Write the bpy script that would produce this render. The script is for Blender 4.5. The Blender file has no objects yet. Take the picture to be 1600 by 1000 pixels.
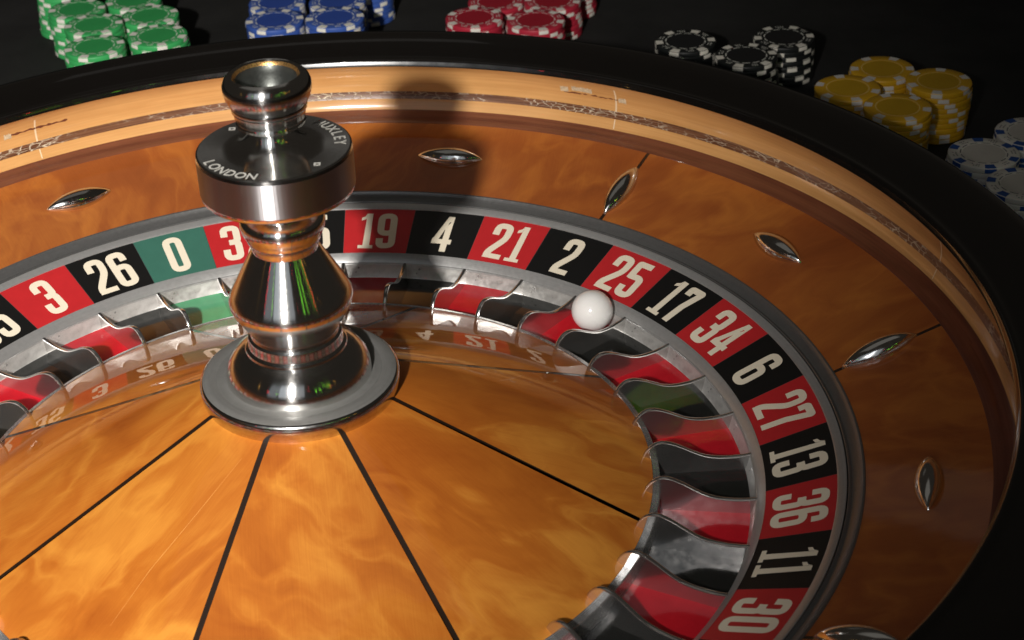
import bpy, bmesh, math, random
from mathutils import Vector, Matrix, Euler
random.seed(7)
S = bpy.context.scene
COL = S.collection
R = math.radians

# ------------------------------------------------------------------ camera
cam = bpy.data.cameras.new('camera')
co = bpy.data.objects.new('camera', cam); COL.objects.link(co)
CP = Vector((0.03882503, -0.75343705, 0.52383434))
YAW, PITCH, ROLL, FPX = 0.08677669, -0.54367318, -0.0427574, 2852.39
fw = Vector((math.sin(YAW)*math.cos(PITCH), math.cos(YAW)*math.cos(PITCH), math.sin(PITCH)))
rt = fw.cross(Vector((0, 0, 1))).normalized(); up = rt.cross(fw)
rt2 = math.cos(ROLL)*rt + math.sin(ROLL)*up
up2 = -math.sin(ROLL)*rt + math.cos(ROLL)*up
m = Matrix((rt2, up2, -fw)).transposed().to_4x4(); m.translation = CP
co.matrix_world = m
cam.sensor_width = 36; cam.lens = FPX/1600*36
cam.clip_start = .01; cam.clip_end = 50
cam.dof.use_dof = True; cam.dof.focus_distance = 0.97; cam.dof.aperture_fstop = 20
S.camera = co

# ------------------------------------------------------------------ world and lamps
W = bpy.data.worlds.new('World'); S.world = W; W.use_nodes = True
W.node_tree.nodes['Background'].inputs[0].default_value = (1.0, .86, .7, 1)
W.node_tree.nodes['Background'].inputs[1].default_value = .018
S.view_settings.view_transform = 'Standard'; S.view_settings.look = 'None'
S.view_settings.exposure = 0; S.view_settings.gamma = 1

def lamp(name, kind, loc, target, energy, color, **kw):
    l = bpy.data.lights.new(name, kind); o = bpy.data.objects.new(name, l); COL.objects.link(o)
    o.location = loc; l.energy = energy; l.color = color
    for k, v in kw.items(): setattr(l, k, v)
    o.rotation_euler = (Vector(target)-Vector(loc)).to_track_quat('-Z', 'Y').to_euler()
    return o
# the photographer's flash, a little left of and behind the camera
lamp('flash', 'SPOT', (-.262, -1.04, .70), (-.41, .29, .03), 132, (1, .95, .89),
     shadow_soft_size=.025, spot_size=R(66), spot_blend=1.0)
# soft area lamps added out of view, giving the chrome broad pale reflections
lamp('chrome_fill', 'AREA', (-.46, -1.80, 1.30), (0, 0, .12), 2.6, (.93, .96, 1), shape='RECTANGLE', size=.34, size_y=1.5)
lamp('chrome_fill', 'AREA', (-.90, -1.72, 1.25), (0, 0, .12), 1.1, (.84, .92, 1), shape='RECTANGLE', size=.5, size_y=1.5)
lamp('chrome_fill', 'AREA', (-1.40, -1.45, 1.20), (0, 0, .12), .5, (.84, .92, 1), shape='RECTANGLE', size=.6, size_y=1.5)
lamp('chrome_fill', 'AREA', (-.02, -1.92, 1.30), (0, 0, .12), .6, (.88, .94, 1), shape='RECTANGLE', size=.5, size_y=1.5)
lamp('overhead_fill', 'AREA', (-.2, .7, 2.6), (0, .1, 0), 1.1, (1, .96, .88), shape='RECTANGLE', size=2.4, size_y=1.6)  # added overhead fill, keeps the deflector centres from mirroring black
lamp('machine_panel', 'AREA', (1.11, -1.0, .93), (.17, .05, 0), .055, (.45, 1, .06), shape='RECTANGLE', size=.20, size_y=.15)
lamp('flange_fill', 'AREA', (-.12, 2.7, 1.46), (0, 0, .17), .035, (1, .96, .9), shape='RECTANGLE', size=.75, size_y=.2)  # added beyond the bowl to put a grey streak on the flange top
# coloured lamps of the machines in the room, seen as points in the chrome
for i, (loc, c, e, s) in enumerate([
        ((.75, -1.6, .95), (.25, 1, .05), .22, .05), ((.95, -1.5, 1.0), (.3, 1, .05), .2, .05),
        ((1.3, -1.1, .9), (1, .02, .04), .16, .025), ((-1.3, -1.0, .8), (1, .02, .04), .16, .025),
        ((-1.05, -1.35, .85), (.3, 1, .05), .1, .03), ((1.5, -.8, 1.1), (1, .45, .05), .12, .025),
        ((.5, -1.9, 1.5), (1, .03, .05), .14, .022), ((-.7, -1.8, 1.5), (1, .03, .05), .14, .022),
        ((1.15, -1.3, 1.35), (.3, 1, .05), .2, .04), ((-1.5, -.5, .9), (1, .5, .1), .1, .02)]):
    lamp('machine_light', 'POINT', loc, (0, 0, 0), e, c, shadow_soft_size=s*.6)

# ------------------------------------------------------------------ materials
def nt(name):
    mt = bpy.data.materials.new(name); mt.use_nodes = True
    t = mt.node_tree; b = t.nodes['Principled BSDF']
    return mt, t, b
def N(t, typ, **kw):
    n = t.nodes.new(typ)
    for k, v in kw.items():
        if k.startswith('i_'):
            n.inputs[k[2:].replace('_', ' ')].default_value = v
        else: setattr(n, k, v)
    return n
def ramp(t, stops, interp='LINEAR'):
    r = t.nodes.new('ShaderNodeValToRGB'); cr = r.color_ramp; cr.interpolation = interp
    while len(cr.elements) < len(stops): cr.elements.new(.5)
    for e, (p, c) in zip(cr.elements, stops): e.position = p; e.color = (*c, 1)
    return r
def setp(b, **kw):
    for k, v in kw.items():
        key = k.replace('_', ' ')
        b.inputs[key].default_value = (*v, 1) if isinstance(v, tuple) and len(v) == 3 else v
def simple(name, col, rough=.4, metal=0., coat=0., spec=.5, bump=0., bscale=800, rvar=0., cvar=0., vscale=150):
    mt, t, b = nt(name)
    setp(b, Base_Color=col, Roughness=rough, Metallic=metal, Coat_Weight=coat, Coat_Roughness=.03, Specular_IOR_Level=spec)
    tc = N(t, 'ShaderNodeTexCoord')
    if bump:
        n = N(t, 'ShaderNodeTexNoise', i_Scale=bscale, i_Detail=4.); t.links.new(tc.outputs['Object'], n.inputs['Vector'])
        bp = N(t, 'ShaderNodeBump', i_Strength=bump, i_Distance=.0005); t.links.new(n.outputs['Fac'], bp.inputs['Height'])
        t.links.new(bp.outputs['Normal'], b.inputs['Normal'])
    if rvar or cvar:
        n2 = N(t, 'ShaderNodeTexNoise', i_Scale=vscale, i_Detail=6., i_Roughness=.65); t.links.new(tc.outputs['Object'], n2.inputs['Vector'])
        if rvar:
            mr = N(t, 'ShaderNodeMapRange'); mr.inputs['From Min'].default_value = .3; mr.inputs['From Max'].default_value = .7
            mr.inputs['To Min'].default_value = max(rough-rvar, .01); mr.inputs['To Max'].default_value = rough+rvar
            t.links.new(n2.outputs['Fac'], mr.inputs['Value']); t.links.new(mr.outputs['Result'], b.inputs['Roughness'])
        if cvar:
            r = ramp(t, [(.3, tuple(c*(1-cvar) for c in col)), (.7, tuple(min(1, c*(1+cvar)) for c in col))])
            t.links.new(n2.outputs['Fac'], r.inputs['Fac']); t.links.new(r.outputs['Color'], b.inputs['Base Color'])
    return mt

def veneer(name, dark, mid, light, scale=1.0, coat_rough=.02):
    """figured, lacquered veneer; every panel gets its own piece through the object's random number"""
    mt, t, b = nt(name); L = t.links.new
    uv = N(t, 'ShaderNodeUVMap'); oi = N(t, 'ShaderNodeObjectInfo')
    ang = N(t, 'ShaderNodeMath', operation='MULTIPLY_ADD'); ang.inputs[1].default_value = 1.6; ang.inputs[2].default_value = -.8
    L(oi.outputs['Random'], ang.inputs[0])
    rot = N(t, 'ShaderNodeVectorRotate', rotation_type='Z_AXIS'); L(uv.outputs['UV'], rot.inputs['Vector']); L(ang.outputs[0], rot.inputs['Angle'])
    w = N(t, 'ShaderNodeMath', operation='MULTIPLY'); w.inputs[1].default_value = 57.; L(oi.outputs['Random'], w.inputs[0])
    mp = N(t, 'ShaderNodeMapping'); mp.inputs['Scale'].default_value = (15*scale, 26*scale, 1); L(rot.outputs['Vector'], mp.inputs['Vector'])
    # large soft blotches, bent by a second noise
    wn = N(t, 'ShaderNodeTexNoise', noise_dimensions='4D', i_Scale=.8, i_Detail=2.); L(mp.outputs[0], wn.inputs['Vector']); L(w.outputs[0], wn.inputs['W'])
    mixv = N(t, 'ShaderNodeMix', data_type='VECTOR'); mixv.inputs[0].default_value = .45
    L(mp.outputs[0], mixv.inputs[4]); 
    sc = N(t, 'ShaderNodeVectorMath', operation='SCALE'); sc.inputs['Scale'].default_value = 3.2; L(wn.outputs['Color'], sc.inputs[0])
    add = N(t, 'ShaderNodeVectorMath', operation='ADD'); L(mp.outputs[0], add.inputs[0]); L(sc.outputs[0], add.inputs[1])
    n1 = N(t, 'ShaderNodeTexNoise', noise_dimensions='4D', i_Scale=.70, i_Detail=7., i_Roughness=.56); L(add.outputs[0], n1.inputs['Vector']); L(w.outputs[0], n1.inputs['W'])
    # ribbon figure: thin light veins
    n3 = N(t, 'ShaderNodeTexNoise', noise_dimensions='4D', i_Scale=.5, i_Detail=5., i_Roughness=.5, i_Distortion=.5); L(add.outputs[0], n3.inputs['Vector']); L(w.outputs[0], n3.inputs['W'])
    vs = N(t, 'ShaderNodeMath', operation='SUBTRACT'); vs.inputs[1].default_value = .5; L(n3.outputs['Fac'], vs.inputs[0])
    va = N(t, 'ShaderNodeMath', operation='ABSOLUTE'); L(vs.outputs[0], va.inputs[0])
    vm = N(t, 'ShaderNodeMapRange'); vm.inputs['From Min'].default_value = 0; vm.inputs['From Max'].default_value = .06; vm.inputs['To Min'].default_value = .15; vm.inputs['To Max'].default_value = 0.
    L(va.outputs[0], vm.inputs['Value'])
    # fine fibres
    mp2 = N(t, 'ShaderNodeMapping'); mp2.inputs['Scale'].default_value = (38, 1500, 1); L(uv.outputs['UV'], mp2.inputs['Vector'])
    n2 = N(t, 'ShaderNodeTexNoise', i_Scale=1., i_Detail=6., i_Roughness=.75, i_Distortion=.35); L(mp2.outputs[0], n2.inputs['Vector'])
    s1 = N(t, 'ShaderNodeMath', operation='MULTIPLY_ADD'); s1.inputs[1].default_value = .22; L(n2.outputs['Fac'], s1.inputs[0]); L(n1.outputs['Fac'], s1.inputs[2])
    s2 = N(t, 'ShaderNodeMath', operation='ADD'); L(s1.outputs[0], s2.inputs[0]); L(vm.outputs['Result'], s2.inputs[1])
    sh = N(t, 'ShaderNodeMath', operation='MULTIPLY_ADD'); sh.inputs[1].default_value = .08; sh.inputs[2].default_value = -.04; L(oi.outputs['Random'], sh.inputs[0])
    s3 = N(t, 'ShaderNodeMath', operation='ADD'); L(s2.outputs[0], s3.inputs[0]); L(sh.outputs[0], s3.inputs[1])
    r = ramp(t, [(.42, dark), (.63, mid), (.88, light)]); L(s3.outputs[0], r.inputs['Fac']); L(r.outputs['Color'], b.inputs['Base Color'])
    setp(b, Roughness=.62, Metallic=.22, Specular_IOR_Level=.15, Coat_Weight=1., Coat_Roughness=coat_rough, Coat_IOR=1.5)
    # faint waviness of the lacquer
    tc = N(t, 'ShaderNodeTexCoord'); nb = N(t, 'ShaderNodeTexNoise', i_Scale=90., i_Detail=2.); L(tc.outputs['Object'], nb.inputs['Vector'])
    bp = N(t, 'ShaderNodeBump', i_Strength=.03, i_Distance=.001); L(nb.outputs['Fac'], bp.inputs['Height']); L(bp.outputs['Normal'], b.inputs['Coat Normal'])
    return mt
def ringwood(name, dark, light, fx=8, fy=500, coat=1., crough=.12):
    """straight-grained wood bent round the bowl, grain along u"""
    mt, t, b = nt(name); L = t.links.new
    uv = N(t, 'ShaderNodeUVMap')
    mp = N(t, 'ShaderNodeMapping'); mp.inputs['Scale'].default_value = (fx, fy, 1); L(uv.outputs['UV'], mp.inputs['Vector'])
    n = N(t, 'ShaderNodeTexNoise', i_Scale=1., i_Detail=5., i_Roughness=.6, i_Distortion=.3); L(mp.outputs[0], n.inputs['Vector'])
    mp2 = N(t, 'ShaderNodeMapping'); mp2.inputs['Scale'].default_value = (22, 130, 1); L(uv.outputs['UV'], mp2.inputs['Vector'])
    n2 = N(t, 'ShaderNodeTexNoise', i_Scale=1., i_Detail=4.); L(mp2.outputs[0], n2.inputs['Vector'])
    a = N(t, 'ShaderNodeMath', operation='MULTIPLY_ADD'); a.inputs[1].default_value = .5; L(n.outputs['Fac'], a.inputs[0])
    h = N(t, 'ShaderNodeMath', operation='MULTIPLY'); h.inputs[1].default_value = .5; L(n2.outputs['Fac'], h.inputs[0]); L(h.outputs[0], a.inputs[2])
    r = ramp(t, [(.32, dark), (.62, light)]); L(a.outputs[0], r.inputs['Fac'])
    # a few small dark dents
    v = N(t, 'ShaderNodeTexNoise', i_Scale=1., i_Detail=8., i_Roughness=.75); mp3 = N(t, 'ShaderNodeMapping'); mp3.inputs['Scale'].default_value = (110, 260, 1)
    L(uv.outputs['UV'], mp3.inputs['Vector']); L(mp3.outputs[0], v.inputs['Vector'])
    vr = ramp(t, [(.66, (0, 0, 0)), (.74, (1, 1, 1))]); L(v.outputs['Fac'], vr.inputs['Fac'])
    mx = N(t, 'ShaderNodeMix', data_type='RGBA'); L(vr.outputs['Color'], mx.inputs[0]); L(r.outputs['Color'], mx.inputs[6]); mx.inputs[7].default_value = (*[c*.45 for c in dark], 1)
    L(mx.outputs[2], b.inputs['Base Color'])
    setp(b, Roughness=.5, Specular_IOR_Level=.2, Coat_Weight=coat, Coat_Roughness=crough)
    return mt
def crackle():
    mt, t, b = nt('crackled_inlay'); L = t.links.new
    uv = N(t, 'ShaderNodeUVMap')
    mp = N(t, 'ShaderNodeMapping'); mp.inputs['Scale'].default_value = (150, 470, 1); L(uv.outputs['UV'], mp.inputs['Vector'])
    nz = N(t, 'ShaderNodeTexNoise', i_Scale=1.1, i_Detail=4.); L(mp.outputs[0], nz.inputs['Vector'])
    ad = N(t, 'ShaderNodeVectorMath', operation='MULTIPLY_ADD'); ad.inputs[1].default_value = (.8, .8, 0); L(nz.outputs['Color'], ad.inputs[0]); L(mp.outputs[0], ad.inputs[2])
    vo = N(t, 'ShaderNodeTexVoronoi', feature='DISTANCE_TO_EDGE', i_Scale=1.); L(ad.outputs[0], vo.inputs['Vector'])
    cr = ramp(t, [(.015, (1, 1, 1)), (.075, (0, 0, 0))]); L(vo.outputs['Distance'], cr.inputs['Fac'])
    mp2 = N(t, 'ShaderNodeMapping'); mp2.inputs['Scale'].default_value = (16, 90, 1); L(uv.outputs['UV'], mp2.inputs['Vector'])
    n2 = N(t, 'ShaderNodeTexNoise', i_Scale=1., i_Detail=5., i_Roughness=.7); L(mp2.outputs[0], n2.inputs['Vector'])
    pr = ramp(t, [(.44, (0, 0, 0)), (.60, (1, 1, 1))]); L(n2.outputs['Fac'], pr.inputs['Fac'])
    mu = N(t, 'ShaderNodeMath', operation='MULTIPLY'); L(cr.outputs['Color'], mu.inputs[0]); L(pr.outputs['Color'], mu.inputs[1])
    mp3 = N(t, 'ShaderNodeMapping'); mp3.inputs['Scale'].default_value = (30, 1500, 1); L(uv.outputs['UV'], mp3.inputs['Vector'])
    n3 = N(t, 'ShaderNodeTexNoise', i_Scale=1., i_Detail=3.); L(mp3.outputs[0], n3.inputs['Vector'])
    br = ramp(t, [(.35, (.10, .038, .018)), (.65, (.22, .10, .05))]); L(n3.outputs['Fac'], br.inputs['Fac'])
    mx = N(t, 'ShaderNodeMix', data_type='RGBA'); L(mu.outputs[0], mx.inputs[0]); L(br.outputs['Color'], mx.inputs[6]); mx.inputs[7].default_value = (.70, .60, .44, 1)
    L(mx.outputs[2], b.inputs['Base Color'])
    bp = N(t, 'ShaderNodeBump', i_Strength=.5, i_Distance=.0006); L(mu.outputs[0], bp.inputs['Height']); L(bp.outputs['Normal'], b.inputs['Normal'])
    setp(b, Roughness=.3, Specular_IOR_Level=.5, Coat_Weight=.4, Coat_Roughness=.15)
    return mt

def band():
    mt, t, b = nt('brushed_band_chrome'); L = t.links.new
    uv = N(t, 'ShaderNodeUVMap'); mp = N(t, 'ShaderNodeMapping'); mp.inputs['Scale'].default_value = (650, 12, 1); L(uv.outputs['UV'], mp.inputs['Vector'])
    n = N(t, 'ShaderNodeTexNoise', i_Scale=1., i_Detail=4., i_Roughness=.7); L(mp.outputs[0], n.inputs['Vector'])
    bp = N(t, 'ShaderNodeBump', i_Strength=.12, i_Distance=.0004); L(n.outputs['Fac'], bp.inputs['Height']); L(bp.outputs['Normal'], b.inputs['Normal'])
    setp(b, Base_Color=(.52, .53, .55), Metallic=1., Roughness=.37, Anisotropic=.95, Anisotropic_Rotation=.25)
    tg = N(t, 'ShaderNodeTangent', direction_type='RADIAL', axis='Z'); L(tg.outputs[0], b.inputs['Tangent'])
    return mt
def turned(name, col, rough, metal, cv=.1, fine=2600, bump=.05, rv=.06):
    """lathe-turned metal: fine rings running round the part"""
    mt, t, b = nt(name); L = t.links.new
    uv = N(t, 'ShaderNodeUVMap'); mp = N(t, 'ShaderNodeMapping'); mp.inputs['Scale'].default_value = (9, fine, 1); L(uv.outputs['UV'], mp.inputs['Vector'])
    n = N(t, 'ShaderNodeTexNoise', i_Scale=1., i_Detail=3., i_Roughness=.6); L(mp.outputs[0], n.inputs['Vector'])
    tc = N(t, 'ShaderNodeTexCoord'); n2 = N(t, 'ShaderNodeTexNoise', i_Scale=420., i_Detail=5., i_Roughness=.7); L(tc.outputs['Object'], n2.inputs['Vector'])
    mx = N(t, 'ShaderNodeMath', operation='MULTIPLY_ADD'); mx.inputs[1].default_value = .45; L(n2.outputs['Fac'], mx.inputs[0])
    h = N(t, 'ShaderNodeMath', operation='MULTIPLY'); h.inputs[1].default_value = .55; L(n.outputs['Fac'], h.inputs[0]); L(h.outputs[0], mx.inputs[2])
    r = ramp(t, [(.35, tuple(c*(1-cv) for c in col)), (.65, tuple(c*(1+cv) for c in col))]); L(mx.outputs[0], r.inputs['Fac']); L(r.outputs['Color'], b.inputs['Base Color'])
    mr = N(t, 'ShaderNodeMapRange'); mr.inputs['From Min'].default_value = .35; mr.inputs['From Max'].default_value = .65; mr.inputs['To Min'].default_value = rough-rv; mr.inputs['To Max'].default_value = rough+rv
    L(mx.outputs[0], mr.inputs['Value']); L(mr.outputs['Result'], b.inputs['Roughness'])
    bp = N(t, 'ShaderNodeBump', i_Strength=bump, i_Distance=.0003); L(mx.outputs[0], bp.inputs['Height']); L(bp.outputs['Normal'], b.inputs['Normal'])
    setp(b, Metallic=metal); return mt
M = {}
M['band'] = band()
M['cone'] = veneer('amber_veneer', (.40, .096, .010), (.55, .165, .019), (.76, .31, .045))
M['stator'] = veneer('stator_veneer', (.27, .070, .017), (.38, .105, .022), (.54, .18, .033), 1.0, .05)
M['inlay'] = simple('dark_inlay', (.018, .009, .005), .4, coat=1.)
M['lightwood'] = ringwood('light_track_wood', (.55, .275, .09), (.71, .385, .14))
M['darkwood'] = ringwood('mahogany_band', (.10, .028, .016), (.20, .066, .036), crough=.1)
M['crackle'] = crackle()
M['scar'] = simple('bare_filler', (.62, .5, .33), .7, bump=.6, bscale=900, cvar=.35, vscale=700)
M['joint'] = simple('pale_glue_joint', (.8, .62, .4), .6)
M['black'] = simple('black_lacquer', (.0045, .0035, .003), .22, coat=1., rvar=.06, vscale=60)
M['alu'] = turned('worn_aluminium', (.45, .45, .445), .34, .6)
M['alu_dark'] = turned('grey_channel_metal', (.18, .18, .178), .33, .65)
M['alu_disc'] = turned('matt_grey_disc', (.27, .27, .26), .46, .55, .10, 1800, .08)
M['wall'] = simple('pocket_wall_metal', (.60, .59, .57), .36, metal=.65, bump=.08, bscale=300, rvar=.12, cvar=.14, vscale=220)
M['chrome'] = simple('polished_chrome', (.80, .79, .77), .15, metal=1., bump=.008, bscale=260, rvar=.03, vscale=700)
_t = M['chrome'].node_tree; _g = N(_t, 'ShaderNodeTangent', direction_type='RADIAL', axis='Z')
_t.links.new(_g.outputs[0], _t.nodes['Principled BSDF'].inputs['Tangent']); _t.nodes['Principled BSDF'].inputs['Anisotropic'].default_value = .9; _t.nodes['Principled BSDF'].inputs['Anisotropic Rotation'].default_value = .25
M['fret'] = simple('fret_chrome', (.62, .61, .60), .14, metal=.95, bump=.012, bscale=350, rvar=.04, vscale=250)
M['edge'] = turned('worn_chrome_edge', (.60, .58, .56), .16, 1., .2, 900, .12)
M['scratch'] = simple('scratch_in_lacquer', (.66, .28, .06), .5)
M['cup'] = simple('dull_cup_metal', (.075, .08, .075), .42, metal=.8, bump=.1, bscale=900, rvar=.1, vscale=500)
M['brass_tone'] = simple('brass_toned_edge', (.62, .36, .13), .3, metal=.9, bump=.2, bscale=1500, rvar=.1, vscale=800)
M['lip'] = turned('pocket_lip_metal', (.40, .40, .40), .25, .75, .08)
M['deflector'] = simple('worn_deflector_chrome', (.74, .73, .71), .13, metal=1., bump=.05, bscale=220, rvar=.06, vscale=300)
M['n_red'] = simple('red_number_enamel', (.52, .022, .026), .32, cvar=.08, vscale=60)
M['n_black'] = simple('black_number_enamel', (.008, .008, .008), .3)
M['n_green'] = simple('green_number_enamel', (.045, .155, .115), .35, cvar=.08, vscale=60)
M['cream'] = simple('cream_numeral_paint', (.86, .78, .62), .45)
M['p_red'] = simple('red_pocket_lacquer', (.60, .010, .022), .16, coat=.6, cvar=.12, vscale=70, rvar=.06)
M['p_black'] = simple('black_pocket_lacquer', (.014, .015, .014), .15, coat=.8, rvar=.035, vscale=260, bump=.01, bscale=900)
M['p_green'] = simple('green_pocket_lacquer', (.10, .42, .20), .2, coat=.5, cvar=.1, vscale=70)
M['ball'] = simple('ivory_white_ball', (.92, .91, .89), .12, coat=.6)
M['engrave'] = simple('white_engraved_paint', (.55, .54, .50), .5)
M['table'] = simple('black_table_cloth', (.018, .0178, .017), .85, bump=.3, bscale=1800, cvar=.35, vscale=12, spec=.2)
M['groove'] = simple('dark_gap', (.01, .01, .01), .8)
def chipmat(n, c): return simple(n, c, .42, bump=.08, bscale=1300, cvar=.06, vscale=40)
CH = {}
for k, c, e, i in (('green', (.045, .37, .105), (.76, .73, .66), (.034, .31, .085)), ('blue', (.04, .095, .36), (.76, .74, .66), (.028, .07, .32)),
                ('red', (.42, .022, .045), (.76, .73, .66), (.34, .012, .026)), ('black', (.011, .013, .013), (.78, .75, .66), (.011, .012, .013)),
                ('yellow', (.62, .34, .012), (.66, .63, .58), (.50, .29, .010)), ('white', (.74, .70, .63), (.018, .08, .30), (.6, .56, .50))):
    CH[k] = dict(body=chipmat(k+'_chip_clay', c), spot=chipmat(k+'_chip_edge_spot', e), inlay=chipmat(k+'_chip_centre', i),
                 mark=simple(k+'_chip_print', tuple(min(1, x*1.0) for x in ((.80, .80, .72) if k in ('green', 'blue', 'red', 'black') else (.78, .58, .2) if k == 'yellow' else (.10, .10, .11))), .5))

# ------------------------------------------------------------------ helpers
def mkobj(name, mesh, mat, parent=None):
    if mat is not None and not mesh.materials: mesh.materials.append(mat)
    o = bpy.data.objects.new(name, mesh); COL.objects.link(o)
    if parent: o.parent = parent
    return o
def tag(o, label, cat, group=None):
    o['label'] = label; o['category'] = cat
    if group: o['group'] = group
def empty(name, loc, label, cat, group=None):
    o = bpy.data.objects.new(name, None); COL.objects.link(o); o.location = loc; o.empty_display_size = .02
    tag(o, label, cat, group); return o
def finish(bm, name, smooth=True, ang=35):
    me = bpy.data.meshes.new(name); bm.normal_update(); bm.to_mesh(me); bm.free()
    if smooth:
        for p in me.polygons: p.use_smooth = True
        me.set_sharp_from_angle(angle=R(ang))
    return me
def lathe(name, prof, seg=256, a0=0., a1=2*math.pi, smooth=True, ang=35, trim=0., rev=False):
    """sweep (r, z) points round z. trim: half width of a constant gap at both ends."""
    bm = bmesh.new(); uvl = bm.loops.layers.uv.new('UVMap')
    full = abs(a1-a0-2*math.pi) < 1e-6
    n = seg if full else seg+1
    ds = [0]
    for p, q in zip(prof, prof[1:]): ds.append(ds[-1]+math.hypot(q[0]-p[0], q[1]-p[1]))
    rm = max(p[0] for p in prof)
    grid = []
    for (r, z) in prof:
        row = []
        off = math.asin(min(1, trim/r)) if (trim and r > 1e-6) else 0
        for i in range(n):
            a = a0+off+(a1-a0-2*off)*i/seg
            row.append((bm.verts.new((r*math.cos(a), r*math.sin(a), z)), a))
        grid.append(row)
    for j in range(len(prof)-1):
        for i in range(seg):
            k = (i+1) % n
            q = [grid[j][i], grid[j][k], grid[j+1][k], grid[j+1][i]]
            us = [i, i+1, i+1, i]; vs = [j, j, j+1, j+1]
            if rev: q.reverse(); us.reverse(); vs.reverse()
            try: f = bm.faces.new([x[0] for x in q])
            except ValueError: continue
            for l, u_, v_ in zip(f.loops, us, vs): l[uvl].uv = ((a0+(a1-a0)*u_/seg)*rm, ds[v_])
    return finish(bm, name, smooth, ang)
def sector(name, zf, r0, r1, half, gap, nr=24, na=24, thick=.0):
    """one veneer panel: centred on +x, planar uv in metres"""
    bm = bmesh.new(); uvl = bm.loops.layers.uv.new('UVMap'); g = []
    for j in range(nr+1):
        r = r0+(r1-r0)*j/nr; off = math.asin(gap/r); row = []
        for i in range(na+1):
            a = -half+off+(2*half-2*off)*i/na
            row.append(bm.verts.new((r*math.cos(a), r*math.sin(a), zf(r))))
        g.append(row)
    for j in range(nr):
        for i in range(na):
            f = bm.faces.new((g[j][i], g[j+1][i], g[j+1][i+1], g[j][i+1]))
            for l in f.loops: l[uvl].uv = (l.vert.co.x, l.vert.co.y)
    return finish(bm, name, True, 60)
def radial_strip(name, zf, r0, r1, hw, dz, nr=16):
    bm = bmesh.new(); p = None
    for j in range(nr+1):
        r = r0+(r1-r0)*j/nr
        q = (bm.verts.new((r, -hw, zf(r)+dz)), bm.verts.new((r, hw, zf(r)+dz)))
        if p: bm.faces.new((p[0], q[0], q[1], p[1]))
        p = q
    return finish(bm, name)

# ------------------------------------------------------------------ table
bm = bmesh.new()
TZ = -.036
vs = [bm.verts.new((x, y, TZ)) for x, y in ((-3, -2.5), (3, -2.5), (3, 4), (-3, 4))]; bm.faces.new(vs)
tb = mkobj('table_top', finish(bm, 'table_top', False), M['table']); tb['kind'] = 'structure'

# ------------------------------------------------------------------ bowl (stands still)
bowl = empty('roulette_bowl', (0, 0, TZ), 'outer wheel bowl with black rim, pale ball track and wood panels set with chrome diamonds', 'roulette bowl')
def bpart(name, me, mat):
    o = mkobj(name, me, mat, bowl); o.location = (0, 0, -TZ); return o
statz = lambda r: .006+(r-.2727)*(.0205/.0563)
SL = [R(49.25+45*k) for k in range(8)]
pm = sector('panel', statz, .2727, .3292, R(22.5), .0011, 10, 36)
im = radial_strip('inlay_line', statz, .2727, .3292, .0014, -.0001, 8)
for a in SL:
    o = bpart('wood_panel', pm, M['stator']); o.rotation_euler.z = a+R(22.5)
    o = bpart('inlay_line', im, M['inlay']); o.rotation_euler.z = a
bpart('dark_band', lathe('dark_band', [(.329, .0262), (.3291, .0268), (.3335, .0283), (.3342, .0283), (.3398, .0303), (.3405, .0307)], 384), M['darkwood'])
bpart('lower_track', lathe('lower_track', [(.3404, .0302), (.3412, .0312), (.3421, .0333), (.3429, .0354), (.3434, .037)], 384), M['lightwood'])
bpart('crackled_strip', lathe('crackled_strip', [(.3434, .0369), (.3443, .0392), (.3449, .0416)], 384), M['crackle'])
upp = [(.3449, .0415), (.3453, .0445), (.3452, .048), (.3443, .0525), (.3423, .057), (.3393, .0607), (.3352, .0632)]
JA = [R(54.6+63.25*k) for k in range(6)]
bpart('upper_track', lathe('upper_track', upp, 384), M['lightwood'])
for k in range(6):
    a = R(54.6)+k*R(63.2); ha = R(.09)
    bpart('joint_line', lathe('joint_line', [(r-.00012, z) for r, z in upp[:5]], 2, a-ha, a+ha), M['joint'])
    bpart('joint_line', lathe('joint_line', [(.3434-.0001, .0368), (.3420, .0334), (.3411, .0312)], 2, a-ha*.7, a+ha*.7), M['joint'])
def scar(a0, a1, z0, z1, mat, dr):
    def rz(z):
        for (r0, za), (r1, zb) in zip(upp, upp[1:]):
            if za <= z <= zb: return r0+(r1-r0)*(z-za)/(zb-za)
        return .345
    bm = bmesh.new(); rnd = random.Random(int(a0*100)); n = 22; prev = None
    for i in range(n+1):
        a = R(a0+(a1-a0)*i/n); zl = z0+rnd.uniform(-1, 1)*.0004; zh = z1+rnd.uniform(-1, 1)*.0006
        p = []
        for k in range(3):
            z = zl+(zh-zl)*k/2; r = rz(z)-dr
            p.append(bm.verts.new((r*math.cos(a), r*math.sin(a), z)))
        if prev:
            for k in range(2): bm.faces.new((prev[k], prev[k+1], p[k+1], p[k]))
        prev = p
    bpart('repair_mark', finish(bm, 'repair_mark'), mat)
scar(60.9, 60.0, .0498, .0535, M['scar'], .00018); scar(59.6, 57.3, .0512, .0545, M['scar'], .00018)
scar(60.5, 54.0, .0493, .0500, M['darkwood'], .00012); scar(54.3, 53.4, .0480, .0512, M['scar'], .00018)
scar(121.2, 120.4, .0486, .0520, M['scar'], .00018); scar(120.6, 114.3, .0500, .0512, M['darkwood'], .00012)
rim = [(.3352, .0630), (.3360, .0640), (.3364, .0655), (.3372, .0668), (.3385, .0672), (.3402, .0668), (.3416, .0663), (.3440, .0665), (.36, .0690), (.374, .0700), (.3800, .0692),
       (.3835, .0665), (.3850, .062), (.3845, .05), (.381, .03), (.378, .005), (.377, -.0355)]
bpart('black_rim', lathe('black_rim', rim, 384, ang=60), M['black'])
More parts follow.
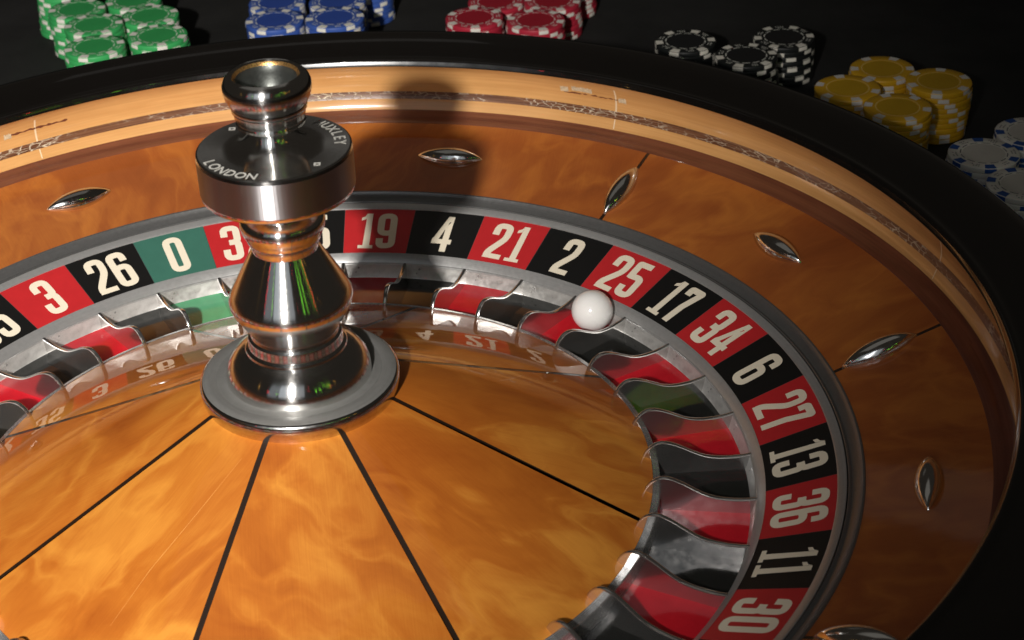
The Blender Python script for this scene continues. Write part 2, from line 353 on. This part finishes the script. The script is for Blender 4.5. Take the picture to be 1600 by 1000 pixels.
# fixed metal lining ring round the rotor
bpart('lining_ring', lathe('lining_ring', [(.2648, -.004), (.2649, .0022), (.2653, .0027), (.2660, .0024), (.2668, .0021), (.2700, .0041), (.2712, .0058), (.2716, .0064), (.2724, .0066), (.2729, .0061), (.273, .005)], 384), M['alu_dark'])
bpart('rotor_well', lathe('rotor_well', [(.2648, -.0038), (.262, -.030), (.165, -.0315)], 128), M['groove'])
# chrome ball deflectors, alternately along and across the slope
def deflector_mesh(Ln=.0430, Wd=.0142, H=.0074):
    bm = bmesh.new(); n = 28; mth = 14; rows = []
    for i in range(n+1):
        u = -1+2*i/n; wv = (1-u*u)**.92*Wd/2; h = (1-u*u)**.7*H
        row = []
        for k in range(mth+1):
            th = math.pi*k/mth; c, s_ = math.cos(th), math.sin(th)
            y = wv*math.copysign(abs(c)**1.0, c); z = h*abs(s_)-.0003
            row.append(bm.verts.new((u*Ln/2, y, z)))
        rows.append(row)
    for i in range(n):
        for k in range(mth): bm.faces.new((rows[i][k], rows[i+1][k], rows[i+1][k+1], rows[i][k+1]))
    bmesh.ops.remove_doubles(bm, verts=bm.verts, dist=1e-6); bmesh.ops.recalc_face_normals(bm, faces=bm.faces)
    return finish(bm, 'deflector', True, 60)
dm = deflector_mesh(); slope = math.atan(.0205/.0563)
for k in range(16):
    a = R(49.25-45*2+22.5*k); radial = (k % 2 == 0); r = .297 if radial else .3012
    o = bpart('deflector', dm, M['deflector'])
    # local frame on the slope: e1 up the slope, e2 round the bowl
    e1 = Vector((math.cos(a)*math.cos(slope), math.sin(a)*math.cos(slope), math.sin(slope))); e2 = Vector((-math.sin(a), math.cos(a), 0)); e3 = e1.cross(e2)
    x, y = (e1, e2) if radial else (e2, -e1)
    mm = Matrix((x, y, e3)).transposed().to_4x4(); mm.translation = Vector((r*math.cos(a), r*math.sin(a), statz(r)-TZ))
    o.matrix_local = mm

# ------------------------------------------------------------------ rotor
SEQ = [0, 32, 15, 19, 4, 21, 2, 25, 17, 34, 6, 27, 13, 36, 11, 30, 8, 23, 10, 5, 24, 16, 33, 1, 20, 14, 31, 9, 22, 18, 29, 7, 28, 12, 35, 3, 26]
REDS = {1, 3, 5, 7, 9, 12, 14, 16, 18, 19, 21, 23, 25, 27, 30, 32, 34, 36}
STEP = 2*math.pi/37; TH0 = R(108.57198)
rotor = empty('roulette_rotor', (0, 0, TZ), 'turning inner roulette wheel with amber cone, numbered pockets and tall chrome spindle in its middle', 'roulette wheel')
def rpart(name, me, mat, par=None):
    o = mkobj(name, me, mat, par or rotor)
    if par is None: o.location = (0, 0, -TZ)
    return o
conez = lambda r: .01557427-.44183862*(r-.1)+.04732964*(r-.1)**2
cp = sector('cone_panel', conez, .044, .1711, R(22.5), .0014, 22, 22)
ci = radial_strip('inlay_line', conez, .044, .1711, .00165, -.00008, 14)
for k in range(8):
    a = R(-156.4+45.3*0+45*k)
    if k < 4: a = R((-156.8, -111.5, -66.1, -20.4)[k])
    o = rpart('inlay_line', ci, M['inlay']); o.rotation_euler.z = a
for k in range(8):
    a = R(-156.4+45*k+22.5); o = rpart('cone_panel', cp, M['cone']); o.rotation_euler.z = a
FZ = -.0252
def on_cone(u, v):
    z = 0.
    for _ in range(40):
        p = px(u, v, z); z = .5*z+.5*conez(math.hypot(p.x, p.y))
    return p
def px(u, v, z):
    d = fw+rt2*((u-800)/FPX)+up2*((500-v)/FPX); return CP+d*((z-CP.z)/d.z)
def scratch(pts, w):
    P = [on_cone(*q) for q in pts]; bm = bmesh.new(); pv = None; n = 40
    for i in range(n+1):
        t_ = i/n*(len(P)-1); k = min(int(t_), len(P)-2); f = t_-k
        p = P[k].lerp(P[k+1], f); d = (P[k+1]-P[k]).normalized(); s_ = Vector((-d.y, d.x, 0)).normalized()*w*(.35+.65*math.sin(math.pi*i/n))*(.7+.6*random.random())
        q = []
        for sg in (-1, 1):
            c = p+s_*sg; q.append(bm.verts.new((c.x, c.y, conez(math.hypot(c.x, c.y))+.00006)))
        if pv: bm.faces.new((pv[0], q[0], q[1], pv[1]))
        pv = q
    rpart('scratch', finish(bm, 'scratch'), M['scratch'])
scratch([(172, 978), (235, 890), (310, 800), (378, 716)], .00018)
plz = lambda r: -.0123*(.260-r)/(.260-.226)
rpart('outer_ring', lathe('outer_ring', [(.2598, -.0009), (.2599, .0004), (.2604, .0010), (.2640, .0024), (.2643, .0022), (.2644, -.004)], 384), M['alu'])
rpart('inner_ring', lathe('inner_ring', [(.2213, -.0176), (.2216, -.0168), (.2221, -.0164), (.2228, -.0154), (.2256, -.0124), (.2262, -.0119), (.2263, -.0127)], 384, ang=14), M['alu'])
rpart('pocket_lip', lathe('pocket_lip', [(.1711, conez(.1711)-.0004), (.1713, conez(.1713)+.0003), (.1744, -.0165), (.1748, -.0171), (.1752, FZ-.0004)], 296, ang=14), M['lip'])
wallm = lathe('pocket_wall', [(.2192, FZ), (.2196, FZ+.0006), (.2214, -.0175)], 6, -STEP/2, STEP/2, rev=False)
floorm = lathe('pocket_floor', [(.1752, FZ+.0002), (.2194, FZ)], 6, -STEP/2, STEP/2)
platem = lathe('number_plate', [(.2260, plz(.2260)), (.243, plz(.243)), (.2600, plz(.2600))], 8, -STEP/2+.0006, STEP/2-.0006)
gapm = lathe('plate_bed', [(.2256, plz(.2256)-.0003), (.2602, plz(.2602)-.0003)], 296)
rpart('plate_bed', gapm, M['alu_dark'])

# numerals: condensed, in millimetres, one small mesh each
T2 = 2.1
def rounded(pts, rad, closed):
    out = []; n = len(pts)
    for i, p in enumerate(pts):
        if not closed and i in (0, n-1): out.append(Vector(p)); continue
        a = Vector(pts[i-1]); b_ = Vector(p); c = Vector(pts[(i+1) % n])
        d1 = (a-b_); d2 = (c-b_); rr_ = min(rad, d1.length*.49, d2.length*.49)
        p1 = b_+d1.normalized()*rr_; p2 = b_+d2.normalized()*rr_
        for k in range(6):
            t_ = k/5; out.append((1-t_)**2*p1+2*t_*(1-t_)*b_+t_*t_*p2)
    return out
def stroke(pts, closed=False, rad=3.4, hw=T2):
    P = rounded(pts, rad, closed); n = len(P); L_, R_ = [], []
    for i in range(n):
        if closed: d1 = (P[i]-P[i-1]).normalized(); d2 = (P[(i+1) % n]-P[i]).normalized()
        else:
            d1 = (P[i]-P[i-1]).normalized() if i else (P[1]-P[0]).normalized()
            d2 = (P[i+1]-P[i]).normalized() if i < n-1 else d1
        nm = Vector((-(d1+d2).y, (d1+d2).x)).normalized(); den = max(.45, nm.dot(Vector((-d1.y, d1.x))))
        L_.append(P[i]+nm*hw/den); R_.append(P[i]-nm*hw/den)
    qs = []
    for i in range(n if closed else n-1):
        k = (i+1) % n; qs.append([R_[i], R_[k], L_[k], L_[i]])
    return qs
def poly(*pts): return [[Vector(p) for p in pts]]
DG = {
 0: (11.6, [stroke([(2.1, 2.1), (9.5, 2.1), (9.5, 26.4), (2.1, 26.4)], True)]),
 1: (9.0, [poly((3.4, 2.4), (7.4, 2.4), (7.4, 28.5), (3.9, 28.5)), poly((.6, 0), (9.4, 0), (9.4, 2.5), (.6, 2.5)), poly((.9, 24.9), (.9, 22.6), (3.7, 23.8), (3.9, 28.5), (3.0, 26.2))]),
 2: (11.6, [stroke([(2.1, 18.6), (2.1, 26.4), (9.5, 26.4), (9.5, 16.8), (2.6, 5.2), (2.4, 1.6)], rad=3.2), poly((.4, 0), (11.4, 0), (11.4, 3.7), (.9, 3.7))]),
 3: (11.6, [stroke([(2.1, 19.6), (2.1, 26.4), (9.5, 26.4), (9.5, 15.0), (4.4, 14.6)], rad=3.0), stroke([(4.4, 14.8), (9.5, 14.4), (9.5, 2.1), (2.1, 2.1), (2.1, 9.2)], rad=3.0)]),
 4: (12.4, [poly((6.6, 28.5), (10.3, 28.5), (10.3, 24.0), (8.0, 24.0), (4.2, 9.8), (.3, 9.8), (.3, 8.6)), poly((.3, 6.2), (12.2, 6.2), (12.2, 9.9), (.3, 9.9)), poly((6.5, 0), (10.3, 0), (10.3, 26.0), (6.5, 20.0))]),
 5: (11.6, [stroke([(10.6, 26.4), (2.1, 26.4), (2.1, 14.6)], rad=.6), stroke([(1.2, 16.2), (9.5, 16.4), (9.5, 2.1), (2.1, 2.1), (2.1, 8.6)], rad=3.2)]),
 6: (11.6, [stroke([(2.1, 2.1), (9.5, 2.1), (9.5, 16.2), (2.1, 16.2)], True), stroke([(2.1, 9), (2.1, 26.4), (9.5, 26.4), (9.5, 20.4)], rad=3.2)]),
 7: (11.4, [stroke([(1.9, 21.4), (1.9, 26.4), (9.6, 26.4), (6.0, 13), (5.0, 0)], rad=.8)]),
 8: (11.6, [stroke([(2.3, 14.9), (9.3, 14.9), (9.3, 26.4), (2.3, 26.4)], True, 3.0), stroke([(2.1, 2.1), (9.5, 2.1), (9.5, 13.9), (2.1, 13.9)], True, 3.0)]),
 9: (11.6, [stroke([(2.1, 12.3), (9.5, 12.3), (9.5, 26.4), (2.1, 26.4)], True), stroke([(9.5, 19.5), (9.5, 2.1), (2.1, 2.1), (2.1, 8.1)], rad=3.2)]),
}
def numeral_mesh(num):
    ds = [int(c) for c in str(num)]; gap = 2.0
    tot = sum(DG[d][0] for d in ds)+gap*(len(ds)-1); x0 = -tot/2
    bm = bmesh.new(); lay = 0
    for d in ds:
        w_, parts = DG[d]
        for qs in parts:
            for q in qs:
                vv = []
                for p in q:
                    tx = (p.x+x0)*.001*1.03; ry = .2430+(p.y-14.25)*.001*1.0*.94
                    rr_ = math.hypot(ry, tx)
                    vv.append(bm.verts.new((ry, -tx, plz(rr_)+.00012+lay*.00003)))
                try: bm.faces.new(vv)
                except ValueError: pass
            lay += 1
        x0 += w_+gap
    bmesh.ops.remove_doubles(bm, verts=bm.verts, dist=2e-6)
    bm.normal_update()
    for f in bm.faces:
        if f.normal.z < 0: f.normal_flip()
    return finish(bm, 'numeral', False)
# frets
FT = [(.2236, -.0160), (.2213, -.0165), (.218, -.0171), (.212, -.0175), (.206, -.0172), (.202, -.0166), (.199, -.0158), (.196, -.0146), (.193, -.0130), (.190, -.0113), (.187, -.0095), (.184, -.0080),
      (.1815, -.0069), (.179, -.0062), (.1765, -.0060), (.1745, -.0063), (.1725, -.0072), (.1705, -.0087), (.1688, -.0107), (.1675, -.0130), (.1667, -.0155)]
def fret_mesh():
    bm = bmesh.new(); hw = .00125; rows = []
    # round the top edge: three offsets along the profile normal
    P = [Vector(p) for p in FT]
    for i, p in enumerate(P):
        d = (P[min(i+1, len(P)-1)]-P[max(i-1, 0)]).normalized(); nm = Vector((-d.y, d.x));
        if nm.y < 0 and abs(nm.y) > abs(nm.x): nm = -nm
        if i > len(P)-5: nm = Vector((-abs(nm.x), abs(nm.y)))
        row = []
        for s_, dn in ((-1, -.00085), (-1, -.00072), (-.8, -.00022), (-.38, 0), (.38, 0), (.8, -.00022), (1, -.00072), (1, -.00085)):
            q = p+nm*dn; row.append(bm.verts.new((q.x, s_*hw, q.y)))
        b0 = bm.verts.new((p.x, -hw, FZ-.0006)); b1 = bm.verts.new((p.x, hw, FZ-.0006))
        rows.append([b0]+row+[b1])
    for a_, b_ in zip(rows, rows[1:]):
        for k in range(len(a_)-1): bm.faces.new((a_[k], a_[k+1], b_[k+1], b_[k]))
    bm.faces.new(rows[0]); bm.faces.new(list(reversed(rows[-1])))
    bmesh.ops.recalc_face_normals(bm, faces=bm.faces)
    return finish(bm, 'fret', True, 40)
fm = fret_mesh()
for i, num in enumerate(SEQ):
    a = TH0-i*STEP
    key = 'green' if num == 0 else 'red' if num in REDS else 'black'
    for nm_, me, pre in (('number_plate', platem, 'n_'), ('pocket_floor', floorm, 'p_')):
        o = bpy.data.objects.new(nm_, me); COL.objects.link(o); o.parent = rotor; o.location = (0, 0, -TZ); o.rotation_euler.z = a
        if not me.materials: me.materials.append(M['n_red'])
        o.material_slots[0].link = 'OBJECT'; o.material_slots[0].material = M[pre+key]
        if nm_ == 'number_plate': plate = o
    n_ = mkobj('numeral', numeral_mesh(num), M['cream'], plate)
    o = rpart('pocket_wall', wallm, M['wall']); o.rotation_euler.z = a
    o = rpart('fret', fm, M['fret']); o.rotation_euler.z = a-STEP/2

# ------------------------------------------------------------------ chrome spindle
mmz = lambda L_: [(r/1000, z/1000) for r, z in L_]
tur = rpart('spindle', lathe('spindle', mmz([(35.2, 48.6), (35.0, 51), (34.6, 53.4), (33.2, 56.6), (30.8, 59.8), (27.6, 62.6), (25.6, 63.9), (24.6, 64.6), (24.3, 65.6), (23.6, 66.3), (22.9, 66.8),
      (22.6, 68.2), (22.7, 69.6), (22.4, 71.2), (21.2, 72.2), (20.8, 73.4), (21.4, 75.0), (23.4, 78.4), (26.3, 83.2), (28.3, 86.8), (29.2, 89.2), (29.4, 91.2), (29.0, 93.0), (27.4, 96.2), (22.4, 105.4), (17.0, 115.2),
      (16.2, 116.6), (15.6, 117.6), (15.8, 119.4), (16.6, 121.6), (17.2, 122.4), (17.2, 123.2), (18.2, 125.2), (19.4, 127.8), (19.9, 130.2), (19.8, 132.2), (19.0, 134.0), (17.6, 135.2), (15.0, 136.4), (14.2, 138.0), (14.4, 147.2)]), 128, ang=28), M['chrome'])
rp2 = lambda n_, me, mt: rpart(n_, me, mt, tur)
rp2('base_disc', lathe('base_disc', mmz([(46.9, 48.3), (46.4, 48.6), (41.0, 48.9), (40.4, 48.6), (39.8, 48.6), (35.0, 48.7)]), 160), M['alu_disc'])
rp2('disc_edge', lathe('disc_edge', mmz([(47.0, 38.2), (47.6, 40.2), (48.2, 42.4), (48.4, 44.6), (48.3, 46.4), (47.8, 47.7), (46.9, 48.32)]), 160, ang=60), M['edge'])
rp2('flange', lathe('flange', mmz([(35.5, 166.9), (35.2, 168.4), (34.4, 169.0), (24.0, 169.0), (21.6, 169.2), (18.2, 170.0), (14.8, 171.8), (12.2, 174.4), (10.6, 177.6), (10.0, 180.4)]), 160), M['chrome'])
rp2('flange_base', lathe('flange_base', mmz([(14.3, 146.6), (32.0, 146.8), (33.8, 147.0), (34.8, 147.6), (35.3, 148.6), (35.5, 150.0)]), 160), M['chrome'])
rp2('flange_band', lathe('flange_band', mmz([(35.5, 150.0), (35.5, 158), (35.5, 166.9)]), 160), M['band'])
rp2('knob', lathe('knob', mmz([(10.0, 180.2), (14.4, 180.4), (15.4, 181.0), (15.6, 182.2), (15.2, 183.0), (15.7, 184.0), (16.3, 187.6), (16.9, 188.2), (17.2, 189.6), (17.0, 190.6), (17.9, 192.0), (19.2, 194.6), (19.9, 197.4), (19.8, 200.2), (18.9, 202.6), (17.2, 204.4),
      (15.8, 204.9), (15.2, 204.6), (14.2, 203.2), (13.8, 202.6)]), 128), M['chrome'])
rp2('knob_cup', lathe('knob_cup', mmz([(13.8, 202.6), (13.5, 202.2), (13.2, 199), (12.4, 195), (10.6, 191), (7.5, 188.4), (4, 187.4), (.02, 187.2)]), 96), M['cup'])
rp2('hole_ring', lathe('hole_ring', mmz([(14.7, 204.1), (14.2, 203.5), (13.75, 202.6)]), 96), M['brass_tone'])  # thin brass-coloured ring just inside the knob's mouth
def lettering():
    z = .16915
    def done(bm, name):
        bm.normal_update()
        for f in bm.faces:
            if f.normal.z < 0: f.normal_flip()
        rp2(name, finish(bm, name, False), M['engrave'])
    def place(ch, az, tops_out, size):
        cu = bpy.data.curves.new('t', 'FONT'); cu.body = ch; cu.size = 1; cu.align_x = 'CENTER'; cu.offset = .012; cu.resolution_u = 3
        ob = bpy.data.objects.new('t', cu); COL.objects.link(ob); bpy.context.view_layer.update()
        me = bpy.data.meshes.new_from_object(ob.evaluated_get(bpy.context.evaluated_depsgraph_get()))
        bpy.data.objects.remove(ob); bpy.data.curves.remove(cu)
        e_r = Vector((math.cos(az), math.sin(az), 0)); e_t = Vector((math.sin(az), -math.cos(az), 0))
        base = .0274 if tops_out else .0332
        bm = bmesh.new(); vs = []
        for v in me.vertices:
            x, y = v.co.x*size*.88, v.co.y*size
            p = e_r*(base+y)+e_t*x if tops_out else e_r*(base-y)-e_t*x
            vs.append(bm.verts.new((p.x, p.y, z)))
        for p in me.polygons:
            try: bm.faces.new([vs[k] for k in p.vertices])
            except ValueError: pass
        bpy.data.meshes.remove(me); bmesh.ops.remove_doubles(bm, verts=bm.verts, dist=1e-7); done(bm, 'letter')
    off = 2.95
    for k, ch in enumerate('JOHN HUXLEY'):
        if ch != ' ': place(ch, R(43+off+49-9.8*k), True, .0076)
    for k, ch in enumerate('LONDON'): place(ch, R(224+off-25+10.0*k), False, .0076)
    for az in (R(131), R(-49)):
        bm = bmesh.new()
        e_r = Vector((math.cos(az), math.sin(az), 0)); e_t = Vector((-math.sin(az), math.cos(az), 0)); c = e_r*.0292
        o_ = [c+e_r*.0021, c+e_t*.0021, c-e_r*.0021, c-e_t*.0021]; i_ = [c+(p-c)*.45 for p in o_]
        vo = [bm.verts.new((p.x, p.y, z)) for p in o_]; vi = [bm.verts.new((p.x, p.y, z)) for p in i_]
        for k in range(4): bm.faces.new((vo[k], vo[(k+1) % 4], vi[(k+1) % 4], vi[k]))
        done(bm, 'diamond_mark')
lettering()

# ------------------------------------------------------------------ ball
az = R(39.6)
bm = bmesh.new(); bmesh.ops.create_uvsphere(bm, u_segments=64, v_segments=40, radius=.0119)
ball = mkobj('roulette_ball', finish(bm, 'roulette_ball', True, 180), M['ball']); ball.location = (.2106*math.cos(az), .2106*math.sin(az), -.0131)
tag(ball, 'glossy white roulette ball lying in the red pocket of number 25', 'ball')

# ------------------------------------------------------------------ poker chips
CD, CT = .045, .0039
def chip_meshes():
    r = CD/2; h = CT
    body = lathe('body', [(.0005, 0), (r-.0006, 0), (r-.0001, .0003), (r, .0007), (r, h-.0007), (r-.0001, h-.0003), (r-.0006, h), (r*.62, h), (r*.60, h-.00012), (.0005, h-.00012)], 48, ang=50)
    # an edge spot wraps the rim: top face, edge, bottom face
    bm = bmesh.new(); ha = R(9.5); prof = [(r*.74, h+.00006), (r-.0006, h+.00006), (r+.00004, h-.0006), (r+.00004, .0006), (r-.0006, .00002)]
    rows = [[bm.verts.new((pr*math.cos(t_), pr*math.sin(t_), pz)) for pr, pz in prof] for t_ in [ha*(-1+2*i/4) for i in range(5)]]
    for a_, b_ in zip(rows, rows[1:]):
        for k in range(len(prof)-1): bm.faces.new((a_[k], a_[k+1], b_[k+1], b_[k]))
    bmesh.ops.recalc_face_normals(bm, faces=bm.faces); spot = finish(bm, 'edge_spot', True, 40)
    inlay = lathe('centre_inlay', [(r*.595, h-.00004), (.0004, h-.00004)], 40, rev=True)
    # printed ring of dashes with little pip groups between the spots
    bm = bmesh.new()
    def quad(r0, r1, a0, a1, n=3):
        pv = None
        for i in range(n+1):
            a = a0+(a1-a0)*i/n
            q = (bm.verts.new((r0*math.cos(a), r0*math.sin(a), h+.00008)), bm.verts.new((r1*math.cos(a), r1*math.sin(a), h+.00008)))
            if pv: bm.faces.new((pv[0], pv[1], q[1], q[0]))
            pv = q
    for k in range(6):
        a = R(60*k); quad(r*.635, r*.665, a+R(5), a+R(26)); quad(r*.635, r*.665, a+R(34), a+R(55))
        for da in (-6.5, -1.5, 3.5, 8):
            b0 = R(60*k+30+da)
            for rr_ in ((.76, .80), (.85, .89)):
                if random.random() < .8: quad(r*rr_[0], r*rr_[1], b0, b0+R(2.6), 1)
    marks = finish(bm, 'printed_ring', False)
    bm = bmesh.new()
    pv = None
    for i in range(49):
        a = 2*math.pi*i/48; q = (bm.verts.new((r*.63*math.cos(a), r*.63*math.sin(a), h+.00008)), bm.verts.new((r*.655*math.cos(a), r*.655*math.sin(a), h+.00008)))
        if pv: bm.faces.new((pv[0], pv[1], q[1], q[0]))
        pv = q
    full = finish(bm, 'printed_ring_full', False)
    return body, spot, inlay, marks, full
cb, cs, cinl, cmk, cfull = chip_meshes()
for me in (cb, cs, cinl, cmk, cfull): me.materials.append(CH['green']['body'])
def omat(o, mt): o.material_slots[0].link = 'OBJECT'; o.material_slots[0].material = mt
ORD = ['top', 'second', 'third', 'fourth', 'fifth', 'sixth', 'seventh', 'eighth', 'ninth', 'tenth', 'eleventh', 'twelfth', 'thirteenth', 'fourteenth', 'fifteenth', 'sixteenth', 'seventeenth', 'eighteenth']
def make_chip(colour, x, y, z, rz, label, top):
    c = CH[colour]
    t = empty('poker_chip', (x, y, z), label, 'poker chip', colour+' poker chips in stacks'); t.rotation_euler.z = rz
    o = mkobj('body', cb, None, t); omat(o, c['body'])
    for k in range(6):
        o = mkobj('edge_spot', cs, None, t); o.rotation_euler.z = R(60*k); omat(o, c['spot'])
    if top:
        o = mkobj('centre_inlay', cinl, None, t); omat(o, c['inlay'])
        o = mkobj('printed_ring', cfull if colour == 'yellow' else cmk, None, t); omat(o, c['mark'])
# stack: colour, pixel of its top face centre, number of chips, where
STK = [
 ('green', 100, -16, 9, 'leftmost rear green stack'), ('green', 120, 14, 9, 'green stack second back from the rim'),
 ('green', 146, 38, 10, 'green stack right behind the front one'), ('green', 147.5, 72, 11, 'green stack nearest the rim'),
 ('green', 246, 55, 10, 'rightmost front green stack'), ('green', 234, 24, 9, 'middle stack of right green row'), ('green', 208, 0, 8, 'rear stack of right green row'),
 ('blue', 429, 31, 10, 'left front blue stack'), ('blue', 523, 27, 11, 'right front blue stack'), ('blue', 433, 3, 9, 'left rear blue stack'), ('blue', 527, 2, 9, 'middle rear blue stack'), ('blue', 570, -14, 6, 'rightmost blue stack'),
 ('red', 741, 27, 7, 'left front red stack'), ('red', 837, 31, 8, 'right front red stack'), ('red', 775, 2, 6, 'left rear red stack'), ('red', 863, 1, 7, 'middle rear red stack'), ('red', 888, -24, 6, 'rightmost red stack'),
 ('black', 1071, 64, 8, 'left black stack'), ('black', 1166, 86, 9, 'front middle black stack'), ('black', 1225, 57.5, 8, 'tall right black stack'),
 ('yellow', 1378.5, 107, 9, 'rear left yellow stack'), ('yellow', 1324.5, 137, 10, 'leftmost yellow stack'), ('yellow', 1467, 126.5, 10, 'tall right yellow stack'), ('yellow', 1402.5, 167, 11, 'front yellow stack'),
 ('white', 1537.5, 239, 10, 'left white stack'), ('white', 1599, 287, 10, 'white stack nearest the rim'), ('white', 1610, 206, 10, 'rear white stack'),
]
rnd = random.Random(11)
for colour, u, v, n, where in STK:
    ztop = TZ+.0002+n*CT; p = px(u, v, ztop)
    sx, sy = 0, 0
    for i in range(n):      # i = 0 is the top chip
        if i: sx += rnd.uniform(-.0007, .0007); sy += rnd.uniform(-.0007, .0007)
        what = ('white blue-spotted chip' if colour == 'white' else colour+' chip with white spots')
        lab = what+', '+ORD[i]+(' of ' if i == 0 else ' from top of ')+where
        make_chip(colour, p.x+sx, p.y+sy, ztop-(i+1)*CT, rnd.uniform(0, R(60)) if i else R((u*7) % 60), lab, i == 0)
